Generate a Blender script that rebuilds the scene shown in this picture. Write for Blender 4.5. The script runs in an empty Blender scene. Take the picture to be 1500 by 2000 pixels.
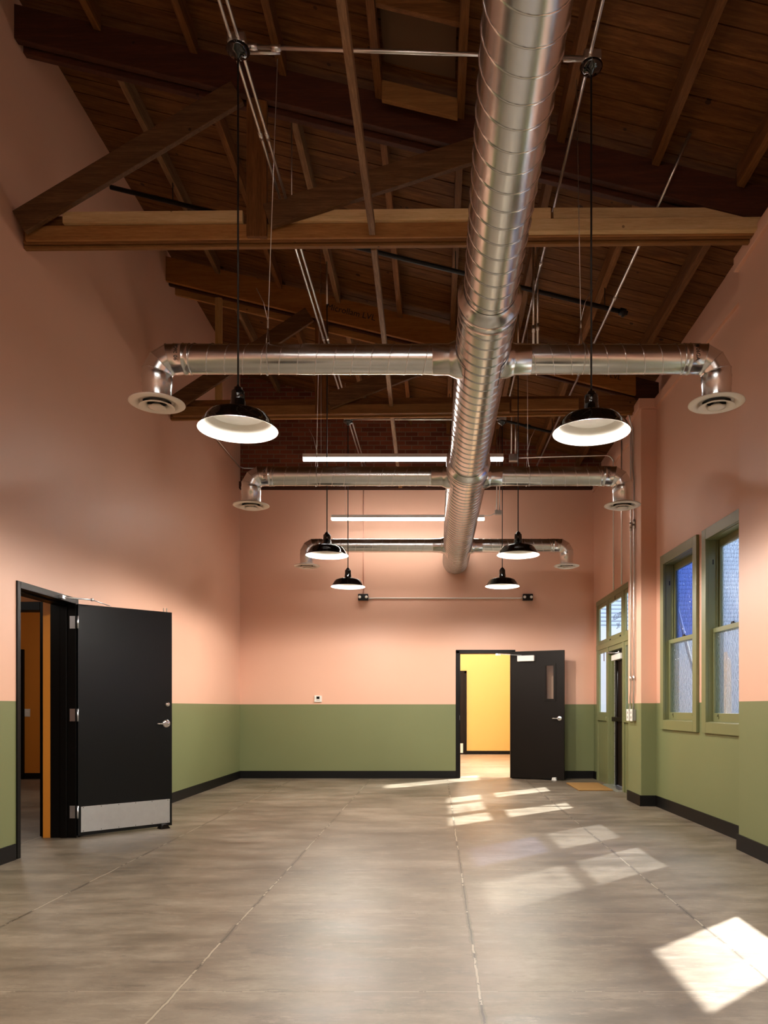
import bpy, bmesh, math, random
from mathutils import Vector, Matrix
random.seed(7)
S = bpy.context.scene
COL = S.collection
# ------------------------------------------------------------------ camera
cd = bpy.data.cameras.new('camera'); cam = bpy.data.objects.new('camera', cd); COL.objects.link(cam)
cam.location = (0, 0, 1.2); cam.rotation_euler = (math.pi/2, 0, 0)
cd.sensor_fit = 'HORIZONTAL'; cd.sensor_width = 24; cd.lens = 24
cd.shift_x = -103/1500; cd.shift_y = 381/1500; cd.clip_start = 0.05; cd.clip_end = 300
S.camera = cam
# ------------------------------------------------------------------ view, sky, sun
S.view_settings.view_transform = 'Standard'; S.view_settings.look = 'None'
S.view_settings.gamma = 1; S.view_settings.use_curve_mapping = False
S.view_settings.exposure = 1.16
W = bpy.data.worlds.new('sky'); S.world = W; W.use_nodes = True
wn = W.node_tree.nodes; wl = W.node_tree.links
sky = wn.new('ShaderNodeTexSky'); sky.sky_type = 'NISHITA'; sky.sun_disc = False
sky.sun_elevation = math.radians(38.7); sky.sun_rotation = math.radians(46.5)
wl.new(sky.outputs[0], wn['Background'].inputs[0]); wn['Background'].inputs[1].default_value = 0.40
sd = bpy.data.lights.new('sun', 'SUN'); sd.energy = 11.0; sd.angle = math.radians(1.0); sd.color = (1, .96, .90)
sun = bpy.data.objects.new('sun', sd); COL.objects.link(sun); sun.location = (12, 20, 12)
sun.rotation_euler = Vector((-.907, -.86, -1)).to_track_quat('-Z', 'Y').to_euler()
WARM = (1.0, .93, .83)
PENDANT_W = 68.0
BAR_EMIT = 21.0
# ------------------------------------------------------------------ materials
def lin(r, g, b):
    f = lambda c: (c/255/12.92) if c/255 <= .04045 else ((c/255+.055)/1.055)**2.4
    return (f(r), f(g), f(b), 1)
MATS = {}
def mat(name, col=(.5, .5, .5, 1), rough=.5, metal=0.0, spec=.5, emit=None, es=0.0):
    m = bpy.data.materials.new(name); m.use_nodes = True
    b = m.node_tree.nodes['Principled BSDF']
    b.inputs['Base Color'].default_value = col; b.inputs['Roughness'].default_value = rough
    b.inputs['Metallic'].default_value = metal; b.inputs['Specular IOR Level'].default_value = spec
    if emit: b.inputs['Emission Color'].default_value = emit; b.inputs['Emission Strength'].default_value = es
    MATS[name] = m
    return m
class NT:
    def __init__(s, m): s.n = m.node_tree.nodes; s.l = m.node_tree.links; s.b = s.n.get('Principled BSDF')
    def new(s, t, **k):
        x = s.n.new(t)
        for a, v in k.items(): setattr(x, a, v)
        return x
    def link(s, a, b): s.l.new(a, b)
    def math(s, op, a, b=None, c=None):
        x = s.new('ShaderNodeMath', operation=op)
        for i, v in enumerate((a, b, c)):
            if v is None: continue
            if isinstance(v, (int, float)): x.inputs[i].default_value = v
            else: s.link(v, x.inputs[i])
        return x.outputs[0]
    def noise(s, vec, scale, detail=4, rough=.55, mapscale=None):
        if mapscale:
            mp = s.new('ShaderNodeMapping'); mp.inputs['Scale'].default_value = mapscale
            s.link(vec, mp.inputs[0]); vec = mp.outputs[0]
        x = s.new('ShaderNodeTexNoise'); s.link(vec, x.inputs['Vector'])
        x.inputs['Scale'].default_value = scale; x.inputs['Detail'].default_value = detail; x.inputs['Roughness'].default_value = rough
        return x.outputs['Fac']
    def ramp(s, fac, stops):
        x = s.new('ShaderNodeValToRGB'); s.link(fac, x.inputs[0])
        e = x.color_ramp.elements
        e[0].position, e[0].color = stops[0]; e[1].position, e[1].color = stops[-1]
        for p, c in stops[1:-1]:
            q = e.new(p); q.color = c
        return x.outputs[0]
    def mix(s, fac, a, b, mode='MIX'):
        x = s.new('ShaderNodeMix', data_type='RGBA', blend_type=mode)
        for i, v in ((0, fac), (6, a), (7, b)):
            if isinstance(v, (int, float, tuple)): x.inputs[i].default_value = v
            else: s.link(v, x.inputs[i])
        return x.outputs[2]
    def bump(s, h, strength=.2, dist=.01):
        x = s.new('ShaderNodeBump'); x.inputs['Strength'].default_value = strength; x.inputs['Distance'].default_value = dist
        s.link(h, x.inputs['Height']); s.link(x.outputs[0], s.b.inputs['Normal'])
    def pos(s): return s.new('ShaderNodeNewGeometry').outputs['Position']
    def objc(s): return s.new('ShaderNodeTexCoord').outputs['Object']

PINK = lin(225, 175, 154); GREEN = lin(128, 131, 92)
# wall paint in two bands: pink above, sage green wainscot below
m = mat('wall_paint', rough=.42, spec=.35); t = NT(m); p = t.pos()
sx = t.new('ShaderNodeSeparateXYZ'); t.link(p, sx.inputs[0])
band = t.math('GREATER_THAN', sx.outputs[2], 1.247)
nz = t.noise(p, .9, 3)
pk = t.mix(nz, lin(221, 173, 149), lin(228, 182, 158)); gr = t.mix(nz, lin(112, 117, 79), lin(121, 126, 87))
t.link(t.mix(band, gr, pk), t.b.inputs['Base Color'])
t.bump(t.noise(p, 55, 4), .10, .004)
mat('green_paint', lin(114, 117, 78), .38)
m = mat('pink_paint', PINK, .45); t = NT(m); t.bump(t.noise(t.pos(), 40, 4), .12, .004)
def concrete(name, joints, c0, c1, c2):
    m = mat(name, rough=.42, spec=.45); t = NT(m); p = t.pos()
    big = t.noise(p, .8, 6, .62); mid = t.noise(p, 2.6, 8, .7, (.55, 1.6, 1)); fine = t.noise(p, 13, 10, .85, (.6, 1.3, 1))
    f = t.math('ADD', t.math('MULTIPLY', big, .5), t.math('MULTIPLY', mid, .5))
    c = t.ramp(f, [(.40, c0), (.5, c1), (.60, c2)])
    c = t.mix(t.math('MULTIPLY', t.math('SUBTRACT', fine, .40), 1.3), c, lin(66, 56, 46))
    # scuffed pale and dark marks
    sp = t.noise(p, 6.5, 9, .8, (.45, 1.7, 1))
    c = t.mix(t.math('MULTIPLY', t.math('GREATER_THAN', sp, .575), .18), c, lin(170, 158, 140))
    sp2 = t.noise(p, 4.1, 9, .82, (.5, 1.9, 1.3))
    c = t.mix(t.math('MULTIPLY', t.math('LESS_THAN', sp2, .405), .34), c, lin(56, 48, 40))
    if joints:
        sx = t.new('ShaderNodeSeparateXYZ'); t.link(p, sx.inputs[0])
        wob = t.math('MULTIPLY', t.math('SUBTRACT', t.noise(p, 3.0, 7, .7), .5), .035)
        wob2 = t.math('MULTIPLY', t.math('SUBTRACT', t.noise(p, 2.0, 5, .6), .5), .012)
        crack = t.noise(p, 1.6, 6, .75)
        X = t.math('ADD', sx.outputs[0], wob); Y = t.math('ADD', sx.outputs[1], wob2)
        dx = t.math('ABSOLUTE', t.math('SUBTRACT', t.math('FRACT', t.math('DIVIDE', t.math('ADD', X, 2.38+.64+1.28*4), 1.28)), .5))
        dy = t.math('ABSOLUTE', t.math('SUBTRACT', t.math('FRACT', t.math('DIVIDE', t.math('ADD', Y, -3.24+.61+1.22*9), 1.22)), .5))
        jx = t.math('LESS_THAN', dx, .0038); jy = t.math('LESS_THAN', dy, .0024)
        jx2 = t.math('LESS_THAN', dx, t.math('MULTIPLY', t.math('POWER', crack, 3.0), .07))
        dark = t.math('GREATER_THAN', crack, .5)
        jc = t.mix(dark, lin(170, 158, 138), lin(58, 48, 38))
        c = t.mix(t.math('MULTIPLY', jx2, .45), c, lin(78, 68, 56))
        c = t.mix(t.math('MULTIPLY', jx, .8), c, jc)
        c = t.mix(t.math('MULTIPLY', jy, .55), c, jc)
    t.link(c, t.b.inputs['Base Color'])
    t.link(t.math('ADD', t.math('MULTIPLY', mid, .35), .27), t.b.inputs['Roughness'])
    t.bump(t.math('ADD', mid, t.math('MULTIPLY', fine, .3)), .10, .01)
    return m
concrete('concrete', True, lin(92, 82, 68), lin(118, 106, 90), lin(142, 130, 113))
concrete('concrete_plain', False, lin(150, 136, 116), lin(170, 155, 134), lin(184, 170, 150))
def wood(name, a, b, c, axis='X', rough=.7, knots=True):
    m = mat(name, rough=rough, spec=.25); t = NT(m); o = t.pos()
    sc = {'X': (.6, 9, 9), 'Y': (9, .6, 9), 'Z': (9, 9, .6)}[axis]
    oi = t.new('ShaderNodeObjectInfo')
    g = t.noise(o, 2.2, 7, .75, sc); g2 = t.noise(o, 11, 8, .8, sc)
    f = t.math('ADD', t.math('MULTIPLY', g, .5), t.math('MULTIPLY', g2, .5))
    c1 = t.ramp(f, [(.34, a), (.5, b), (.64, c)])
    if knots:
        v = t.new('ShaderNodeTexVoronoi'); v.inputs['Scale'].default_value = 4.5
        t.link(o, v.inputs['Vector'])
        k = t.math('LESS_THAN', v.outputs['Distance'], .055)
        c1 = t.mix(t.math('MULTIPLY', k, .7), c1, tuple(x*.25 for x in a[:3])+(1,))
    rnd = t.math('ADD', t.math('MULTIPLY', oi.outputs['Random'], .35), .80)
    cb = t.new('ShaderNodeCombineColor')
    for i in range(3): t.link(rnd, cb.inputs[i])
    t.link(t.mix(1.0, c1, cb.outputs[0], 'MULTIPLY'), t.b.inputs['Base Color'])
    t.bump(f, .35, .006)
    return m
OA, OB, OC = lin(76, 46, 20), lin(110, 70, 33), lin(140, 96, 52)
wood('old_wood_x', OA, OB, OC, 'X'); wood('old_wood_y', OA, OB, OC, 'Y'); wood('old_wood_z', OA, OB, OC, 'Z')
wood('weathered_y', lin(84, 60, 38), lin(124, 92, 62), lin(158, 126, 90), 'Y')
wood('pale_pine', lin(178, 144, 98), lin(208, 178, 130), lin(224, 198, 154), 'X')
wood('tan_pine', lin(120, 80, 42), lin(148, 104, 58), lin(172, 126, 74), 'X')
wood('pale_pine_z', lin(150, 112, 62), lin(172, 134, 84), lin(190, 155, 104), 'Z')
wood('lvl', lin(124, 74, 28), lin(160, 102, 44), lin(182, 124, 60), 'X', knots=False)
wood('brace_wood', lin(66, 44, 24), lin(96, 66, 40), lin(128, 94, 62), 'X')
wood('dark_chord', lin(48, 24, 14), lin(66, 34, 20), lin(88, 48, 28), 'X')
# roof boards, one colour variation per board
m = mat('roof_boards', rough=.75, spec=.2); t = NT(m); p = t.pos()
sx = t.new('ShaderNodeSeparateXYZ'); t.link(p, sx.inputs[0])
pl = t.math('FLOOR', t.math('DIVIDE', t.math('ADD', sx.outputs[1], 10.0), .19))
wn_ = t.new('ShaderNodeTexWhiteNoise', noise_dimensions='1D'); t.link(pl, wn_.inputs['W'])
g = t.noise(p, 3.2, 7, .72, (.5, 7, 3)); g3 = t.noise(p, 1.1, 4, .6)
c = t.ramp(g, [(.32, lin(70, 40, 16)), (.5, lin(112, 70, 30)), (.68, lin(148, 100, 50))])
c = t.mix(t.math('MULTIPLY', wn_.outputs['Value'], .45), c, lin(78, 46, 20))
c = t.mix(t.math('MULTIPLY', g3, .5), c, lin(92, 54, 22))
v = t.new('ShaderNodeTexVoronoi'); v.inputs['Scale'].default_value = 2.3; t.link(p, v.inputs['Vector'])
c = t.mix(t.math('MULTIPLY', t.math('LESS_THAN', v.outputs['Distance'], .06), .8), c, lin(24, 12, 6))
v2 = t.new('ShaderNodeTexVoronoi'); v2.inputs['Scale'].default_value = 4.2; t.link(p, v2.inputs['Vector'])
c = t.mix(t.math('MULTIPLY', t.math('LESS_THAN', v2.outputs['Distance'], .07), .7), c, lin(34, 18, 8))
gs = t.noise(p, 16, 6, .75, (.25, 5, 3)); c = t.mix(t.math('MULTIPLY', t.math('SUBTRACT', gs, .35), .9), c, lin(58, 32, 14))
t.link(c, t.b.inputs['Base Color']); t.bump(g, .3, .006)
# brick
m = mat('brick', rough=.85, spec=.2); t = NT(m); p = t.pos()
mp = t.new('ShaderNodeMapping'); mp.inputs['Rotation'].default_value = (math.radians(90), 0, 0); t.link(p, mp.inputs[0])
br = t.new('ShaderNodeTexBrick'); t.link(mp.outputs[0], br.inputs['Vector'])
br.inputs['Scale'].default_value = 1; br.inputs['Brick Width'].default_value = .212; br.inputs['Row Height'].default_value = .075
br.inputs['Mortar Size'].default_value = .007; br.inputs['Color1'].default_value = lin(138, 72, 48); br.inputs['Color2'].default_value = lin(98, 48, 34)
br.inputs['Mortar'].default_value = lin(128, 106, 84); br.inputs['Bias'].default_value = -.1
c = t.mix(t.math('MULTIPLY', t.noise(p, 3.5, 7, .7), .5), br.outputs['Color'], lin(70, 36, 26))
t.link(c, t.b.inputs['Base Color']); t.bump(br.outputs['Fac'], -.5, .01)
# galvanised sheet
def galv(name, col, r0, r1):
    m = mat(name, col, .3, 1.0); t = NT(m); o = t.pos()
    n1 = t.noise(o, 5, 5, .6); t.link(t.math('ADD', t.math('MULTIPLY', n1, r1-r0), r0), t.b.inputs['Roughness'])
    n2 = t.noise(o, 18, 5, .6)
    t.link(t.mix(n2, tuple(x*.86 for x in col[:3])+(1,), col), t.b.inputs['Base Color'])
    t.bump(t.noise(o, 5, 1, .3), .03, .02)
    return m
galv('galvanized', (.76, .78, .79, 1), .17, .30)
galv('conduit_metal', (.74, .72, .69, 1), .25, .4)
galv('brushed_steel', (.86, .89, .93, 1), .28, .42)
mat('chrome', (.82, .82, .82, 1), .14, 1.0)
mat('seam_dark', lin(70, 64, 56), .4, .9)
mat('black_enamel', lin(10, 10, 10), .07, spec=.7)
mat('white_enamel', lin(240, 238, 232), .35)
mat('white_metal', lin(236, 232, 226), .38)
mat('black_satin', lin(8, 9, 11), .30, spec=.34)
mat('black_frame', lin(9, 7, 6), .4, spec=.16)
mat('black_base', lin(10, 8, 7), .5, spec=.2)
mat('black_cord', lin(12, 11, 10), .5)
mat('black_iron', lin(22, 20, 19), .5, .3)
mat('bronze', lin(22, 16, 12), .42, spec=.16)
mat('ink', lin(18, 14, 12), .7)
mat('white_plastic', lin(228, 224, 216), .45)
mat('gray_plastic', lin(128, 126, 118), .6)
mat('thermostat_screen', lin(20, 20, 22), .2)
mat('lamp_lens', lin(250, 246, 235), .3, emit=(1, .93, .82, 1), es=.05)
mat('bar_diffuser', lin(250, 250, 250), .4, emit=(1, .93, .84, 1), es=BAR_EMIT)
mat('yellow_paint', lin(224, 182, 106), .5)
mat('orange_paint', lin(206, 130, 42), .5)
mat('white_paint', lin(235, 235, 232), .6)
mat('blue_gray_stucco', lin(168, 178, 190), .8)
mat('cream_stucco', lin(236, 216, 180), .8)
mat('asphalt', lin(185, 182, 176), .9)
mat('dark_band', lin(30, 26, 28), .7)
mat('maroon', lin(96, 22, 32), .6)
mat('patch_panel', lin(92, 66, 42), .8)
mat('tar', lin(26, 20, 16), .8)
m = mat('coir', rough=.95, spec=.1); t = NT(m); p = t.pos()
t.link(t.ramp(t.noise(p, 160, 3, .7), [(.3, lin(120, 88, 48)), (.7, lin(190, 150, 96))]), t.b.inputs['Base Color']); t.bump(t.noise(p, 220, 2), .6, .006)
m = mat('siding', rough=.7); t = NT(m); p = t.pos(); sx = t.new('ShaderNodeSeparateXYZ'); t.link(p, sx.inputs[0])
fz = t.math('FRACT', t.math('MULTIPLY', sx.outputs[2], 8.0))
t.link(t.mix(t.math('LESS_THAN', fz, .22), lin(214, 226, 240), lin(120, 130, 150)), t.b.inputs['Base Color'])
def glass(name, tint, pattern=False, clear=.2):
    m = mat(name); n = m.node_tree.nodes; l = m.node_tree.links; t = NT(m)
    n.remove(t.b); out = n['Material Output']
    tr = n.new('ShaderNodeBsdfTransparent'); tr.inputs[0].default_value = tint
    if not pattern:
        gl = n.new('ShaderNodeBsdfGlossy'); gl.inputs['Roughness'].default_value = .03
        mx = n.new('ShaderNodeMixShader'); mx.inputs[0].default_value = .05; l.new(tr.outputs[0], mx.inputs[1]); l.new(gl.outputs[0], mx.inputs[2])
        l.new(mx.outputs[0], out.inputs[0]); return m
    p = t.pos()
    a = t.noise(p, 26, 3, .5, (1, 1, .45)); b_ = t.noise(p, 7, 2, .5)
    h = t.math('SINE', t.math('ADD', t.math('MULTIPLY', a, 16), t.math('MULTIPLY', b_, 22)))
    bp = n.new('ShaderNodeBump'); bp.inputs['Strength'].default_value = .45; bp.inputs['Distance'].default_value = .005; l.new(h, bp.inputs['Height'])
    rf = n.new('ShaderNodeBsdfRefraction'); rf.inputs['Color'].default_value = tint; rf.inputs['IOR'].default_value = 1.12; rf.inputs['Roughness'].default_value = .06
    gl = n.new('ShaderNodeBsdfGlossy'); gl.inputs['Roughness'].default_value = .12
    l.new(bp.outputs[0], rf.inputs['Normal']); l.new(bp.outputs[0], gl.inputs['Normal'])
    m1 = n.new('ShaderNodeMixShader'); m1.inputs[0].default_value = clear; l.new(rf.outputs[0], m1.inputs[1]); l.new(tr.outputs[0], m1.inputs[2])
    m2 = n.new('ShaderNodeMixShader'); m2.inputs[0].default_value = .07; l.new(m1.outputs[0], m2.inputs[1]); l.new(gl.outputs[0], m2.inputs[2])
    l.new(m2.outputs[0], out.inputs[0]); return m
glass('clear_glass', (.93, .96, .96, 1))
glass('pattern_glass', (.88, .92, .95, 1), True, .56)
glass('blue_pattern_glass', (.42, .52, .84, 1), True, .56)
# ------------------------------------------------------------------ geometry helpers
class MB:
    def __init__(s, M=None): s.bm = bmesh.new(); s.M = M or Matrix()
    def v(s, co): return s.bm.verts.new(s.M @ Vector(co))
    def box(s, x0, x1, y0, y1, z0, z1):
        vs = [s.v((x, y, z)) for x in (x0, x1) for y in (y0, y1) for z in (z0, z1)]
        for f in ((0, 1, 3, 2), (4, 6, 7, 5), (0, 4, 5, 1), (2, 3, 7, 6), (0, 2, 6, 4), (1, 5, 7, 3)):
            s.bm.faces.new([vs[i] for i in f])
        return s
    def prism(s, pts, axis, a, b):
        # pts: 2-D outline in the two other axes, extruded from a to b along axis
        def co(p, t): return {'X': (t, p[0], p[1]), 'Y': (p[0], t, p[1]), 'Z': (p[0], p[1], t)}[axis]
        A = [s.v(co(p, a)) for p in pts]; B = [s.v(co(p, b)) for p in pts]; n = len(pts)
        s.bm.faces.new(A); s.bm.faces.new(B[::-1])
        for i in range(n): s.bm.faces.new((A[i], B[i], B[(i+1) % n], A[(i+1) % n]))
        return s
    def tube(s, pts, r, seg=10, cap=True, smooth=True, closed=False):
        pts = [Vector(p) for p in pts]; rings = []; up = None
        rs = r if isinstance(r, (list, tuple)) else [r]*len(pts)
        for i, p in enumerate(pts):
            d = (pts[min(i+1, len(pts)-1)] - pts[max(i-1, 0)]).normalized()
            if up is None:
                up = Vector((0, 0, 1)) if abs(d.z) < .9 else Vector((1, 0, 0))
            a = d.cross(up).normalized(); up = a.cross(d).normalized()
            rings.append([s.v(p + a*math.cos(k*2*math.pi/seg)*rs[i] + up*math.sin(k*2*math.pi/seg)*rs[i]) for k in range(seg)])
        for i in range(len(rings)-1):
            for k in range(seg):
                f = s.bm.faces.new((rings[i][k], rings[i][(k+1) % seg], rings[i+1][(k+1) % seg], rings[i+1][k])); f.smooth = smooth
        if cap: s.bm.faces.new(rings[0][::-1]); s.bm.faces.new(rings[-1])
        return s
    def lathe(s, prof, c=(0, 0, 0), seg=40, axis='Z', smooth=True):
        c = Vector(c); rings = []
        for r, h in prof:
            ring = []
            for k in range(seg):
                a = k*2*math.pi/seg; x, y = math.cos(a)*r, math.sin(a)*r
                ring.append(s.v(c + Vector({'Z': (x, y, h), 'Y': (x, h, y), 'X': (h, x, y)}[axis])))
            rings.append(ring)
        for i in range(len(rings)-1):
            for k in range(seg):
                f = s.bm.faces.new((rings[i][k], rings[i][(k+1) % seg], rings[i+1][(k+1) % seg], rings[i+1][k])); f.smooth = smooth
        if prof[0][0] > 1e-4: pass
        return s
    def disc(s, r, c, axis='Z', seg=40):
        c = Vector(c); s.bm.faces.new([s.v(c + Vector({'Z': (math.cos(a)*r, math.sin(a)*r, 0), 'Y': (math.cos(a)*r, 0, math.sin(a)*r), 'X': (0, math.cos(a)*r, math.sin(a)*r)}[axis])) for a in [k*2*math.pi/seg for k in range(seg)]])
        return s
    def panel(s, p0, p1, z0, z1, th, holes=()):
        # vertical wall slab from p0 to p1 (xy), thickness th along its local t, with rectangular holes (s0,s1,z0,z1)
        p0 = Vector((p0[0], p0[1], 0)); p1 = Vector((p1[0], p1[1], 0)); L = (p1-p0).length; d = (p1-p0)/L
        t = Vector((d.y, -d.x, 0))
        ss = sorted({0, L, *[h[0] for h in holes], *[h[1] for h in holes]}); zz = sorted({z0, z1, *[h[2] for h in holes], *[h[3] for h in holes]})
        old = s.M; s.M = old @ Matrix(((d.x, t.x, 0, p0.x), (d.y, t.y, 0, p0.y), (0, 0, 1, 0), (0, 0, 0, 1)))
        solid = lambda i, j: 0 <= i < len(ss)-1 and 0 <= j < len(zz)-1 and not any(h[0]-1e-6 <= ss[i] and ss[i+1] <= h[1]+1e-6 and h[2]-1e-6 <= zz[j] and zz[j+1] <= h[3]+1e-6 for h in holes)
        vs = {}
        def V(i, j, k):
            if (i, j, k) not in vs: vs[(i, j, k)] = s.v((ss[i], k*th, zz[j]))
            return vs[(i, j, k)]
        for i in range(len(ss)-1):
            for j in range(len(zz)-1):
                if not solid(i, j): continue
                for k in (0, 1): s.bm.faces.new((V(i, j, k), V(i+1, j, k), V(i+1, j+1, k), V(i, j+1, k)))
                for (di, dj, a, b) in ((-1, 0, (i, j), (i, j+1)), (1, 0, (i+1, j), (i+1, j+1)), (0, -1, (i, j), (i+1, j)), (0, 1, (i, j+1), (i+1, j+1))):
                    if not solid(i+di, j+dj): s.bm.faces.new((V(*a, 0), V(*b, 0), V(*b, 1), V(*a, 1)))
        s.M = old
        return s
ORIG = {}
def origin(o): return ORIG.get(o.name, Vector((0, 0, 0))) if o else Vector((0, 0, 0))
def finish(o, props):
    for k, v in props.items():
        if v is not None: o[k] = v
def obj(name, mb, mname, parent=None, bevel=0, at=None, recalc=True, **props):
    bm = mb.bm
    if recalc: bmesh.ops.recalc_face_normals(bm, faces=bm.faces)
    if at is None:
        if parent is not None and parent.type == 'EMPTY' and 0: at = origin(parent)
        else:
            n = max(1, len(bm.verts)); c = Vector((0, 0, 0))
            for v in bm.verts: c += v.co
            at = c/n
    at = Vector(at)
    bmesh.ops.translate(bm, verts=bm.verts, vec=-at)
    me = bpy.data.meshes.new(name); bm.to_mesh(me); bm.free()
    o = bpy.data.objects.new(name, me); COL.objects.link(o)
    for mn in (mname if isinstance(mname, (list, tuple)) else [mname]): me.materials.append(MATS[mn])
    o.location = at - origin(parent); ORIG[o.name] = at
    if parent: o.parent = parent
    if bevel:
        b = o.modifiers.new('bevel', 'BEVEL'); b.width = bevel; b.segments = 2; b.limit_method = 'ANGLE'; b.angle_limit = math.radians(40)
    finish(o, props)
    return o
def thing(name, loc, label, category=None, group=None, kind=None):
    o = bpy.data.objects.new(name, None); COL.objects.link(o); o.location = loc; o.empty_display_size = .1
    ORIG[o.name] = Vector(loc); finish(o, dict(label=label, category=category, group=group, kind=kind))
    return o
def struct(name, mb, mname, label, bevel=0, category=None):
    return obj(name, mb, mname, None, bevel, label=label, category=category, kind='structure')
def text_obj(body, size, mname, parent, place, name='lettering', label=None, font_shear=0, depth=.0015):
    cu = bpy.data.curves.new('t', 'FONT'); cu.body = body; cu.size = size; cu.extrude = depth; cu.align_x = 'CENTER'; cu.align_y = 'CENTER'
    to = bpy.data.objects.new('t', cu); COL.objects.link(to)
    bpy.context.view_layer.update()
    me = bpy.data.meshes.new_from_object(to.evaluated_get(bpy.context.evaluated_depsgraph_get()))
    bpy.data.objects.remove(to)
    mb = MB(); mb.bm.from_mesh(me)
    if callable(place):
        bmesh.ops.subdivide_edges(mb.bm, edges=mb.bm.edges, cuts=1)
        for v in mb.bm.verts: v.co = place(v.co.copy())
    else:
        for v in mb.bm.verts: v.co = place @ v.co
    return obj(name, mb, mname, parent, label=label)
def arc(c, r, a0, a1, n, ax1, ax2):
    c = Vector(c); ax1 = Vector(ax1); ax2 = Vector(ax2)
    return [c + ax1*math.cos(a0+(a1-a0)*i/n)*r + ax2*math.sin(a0+(a1-a0)*i/n)*r for i in range(n+1)]
# ------------------------------------------------------------------ room shell
XL, YF, YB = -3.32, 12.95, -4.2
def zc(x): return 6.82 - .243*(x+3.32)
DOOR_H = 2.19
# floor
struct('floor', MB().box(-3.55, 2.80, -4.5, 13.1, -.2, 0), 'concrete', 'worn brown-grey concrete floor with scored joints')
struct('floor_far_room', MB().box(-3.55, 2.715, 13.1, 19.8, -.2, 0), 'concrete_plain', 'pale concrete floor beyond the far door')
struct('floor_hall', MB().box(-8.2, -3.55, 4.0, 13.2, -.2, 0), 'concrete', 'dim concrete floor beyond the left doorway')
# left wall with doorway, D 6.10..7.06
struct('wall_left', MB().panel((XL, YF+.2), (XL, YB), 0, 7.0, .22, [(YF+.2-7.06, YF+.2-6.10, 0, DOOR_H)]), 'wall_paint', 'tall left wall, pink above a sage green wainscot')
# far wall
struct('wall_far', MB().panel((XL-.22, YF), (2.69, YF), 0, 4.86, -.22, [(.32-XL+.22, 1.32-XL+.22, 0, DOOR_H-.03)]), 'wall_paint', 'far wall, pink above a sage green wainscot')
struct('wall_far_upper', MB().panel((XL-.22, YF+.03), (3.0, YF+.03), 4.86, 7.0, -.2), 'brick', 'bare red brick gable above the far pink wall')
# wall at the back of the camera
struct('wall_rear', MB().box(XL-.2, 3.0, YB-.2, YB, 0, 7.0), 'wall_paint', 'rear wall, pink over green')
# right wall
def rx(y): return 2.74 - .028*(y-6.45)
WIN = [(7.90, 9.07), (6.60, 7.755)]          # casings on the recessed panel
WINC = [(4.42, 5.58), (3.0, 4.16)]
RP0, RP1 = Vector((2.74, 6.40)), Vector((2.66, 9.35))
mb = MB()
hs = [(a+.09-6.40, b-.09-6.40, 1.05, 2.865) for a, b in WIN]
mb.panel(RP0, RP1, 0, 4.9, .16, hs)
mb.panel((2.70, YB), (2.70, 5.95), 0, 4.95, .16, [(a+.09-YB, b-.09-YB, 1.05, 2.865) for a, b in WINC])
mb.panel((2.655, 9.85), (2.65, 13.15), 0, 2.93, .05, [(9.98-9.85, 12.64-9.85, 0, 2.91)]); mb.panel((2.655, 9.85), (2.65, 13.15), 2.93, 4.9, .12)
mb.panel((2.78, YB), (2.78, 13.15), 4.78, 7.0, .25)
# projecting cap moulding along the top
mb.panel((RP0.x, RP0.y), (RP1.x, RP1.y), 4.82, 4.93, -.03); mb.panel((RP0.x, RP0.y), (RP1.x, RP1.y), 4.9, 4.93, .15); mb.panel((2.655, 9.85), (2.65, 13.0), 4.82, 4.93, -.03); mb.panel((2.655, 9.85), (2.65, 13.0), 4.9, 4.93, .15)
struct('wall_right', mb, 'wall_paint', 'right wall with windows, pink above a sage green wainscot')
def pilaster(x0, x1, y0, y1, capz, label):
    mb = MB().box(x0, x1, y0, y1, 0, capz-.12); mb.box(x0-.032, x1, y0-.032, y1+.032, capz-.12, capz)
    struct('wall_right_pilaster', mb, 'wall_paint', label, .006)
pilaster(2.545, 2.82, 5.84, 6.475, 5.0, 'nearest wall pier on the right, beside the near window')
pilaster(2.472, 2.80, 9.30, 9.92, 4.93, 'farther wall pier on the right, carrying two steel conduits')
# ceiling boards
mb = MB(); y = YB
while y < 13.1:
    w = .19; dz = random.uniform(0, .006)
    x0, x1 = XL-.2, 3.1
    mb.prism([(x0, zc(x0)+dz), (x1, zc(x1)+dz), (x1, zc(x1)+.05), (x0, zc(x0)+.05)], 'Y', y+.005, y+w-.005); y += w
mb.prism([(XL-.2, zc(XL-.2)+.05), (3.1, zc(3.1)+.05), (3.1, zc(3.1)+.15), (XL-.2, zc(XL-.2)+.15)], 'Y', YB-.2, 13.2)
struct('ceiling', mb, 'roof_boards', 'dark brown sloping ceiling of rough boards')
# baseboards
def base(name, p0, p1, t=-.014, h=.125, lab=''):
    struct(name, MB().panel(p0, p1, 0.0, h, t), 'black_base', lab)
base('baseboard_left', (XL, YF), (XL, 7.12), -.014, lab='black rubber baseboard along the left wall beyond the doorway')
base('baseboard_left_near', (XL, 6.04), (XL, YB), -.014, lab='black rubber baseboard along the left wall nearer than the doorway')
base('baseboard_far', (XL, YF), (.325, YF), .014, lab='black baseboard along the far wall, left of its doorway')
base('baseboard_far_corner', (1.325, YF), (2.65, YF), .014, lab='black baseboard in the far right corner behind the open door')
base('baseboard_right_corner', (2.65, YF), (2.652, 12.66), .014, lab='short black baseboard between far corner and street door')
base('baseboard_right_stub', (2.655, 9.97), (2.655, 9.92), .014, lab='stub of black baseboard between street door and pier')
base('baseboard_pier', (2.472, 9.93), (2.472, 9.29), .014, h=.13, lab='black baseboard on the side of the farther pier')
base('baseboard_pier_end', (2.46, 9.30), (2.67, 9.30), .014, h=.13, lab='black baseboard across the end of the farther pier')
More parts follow.
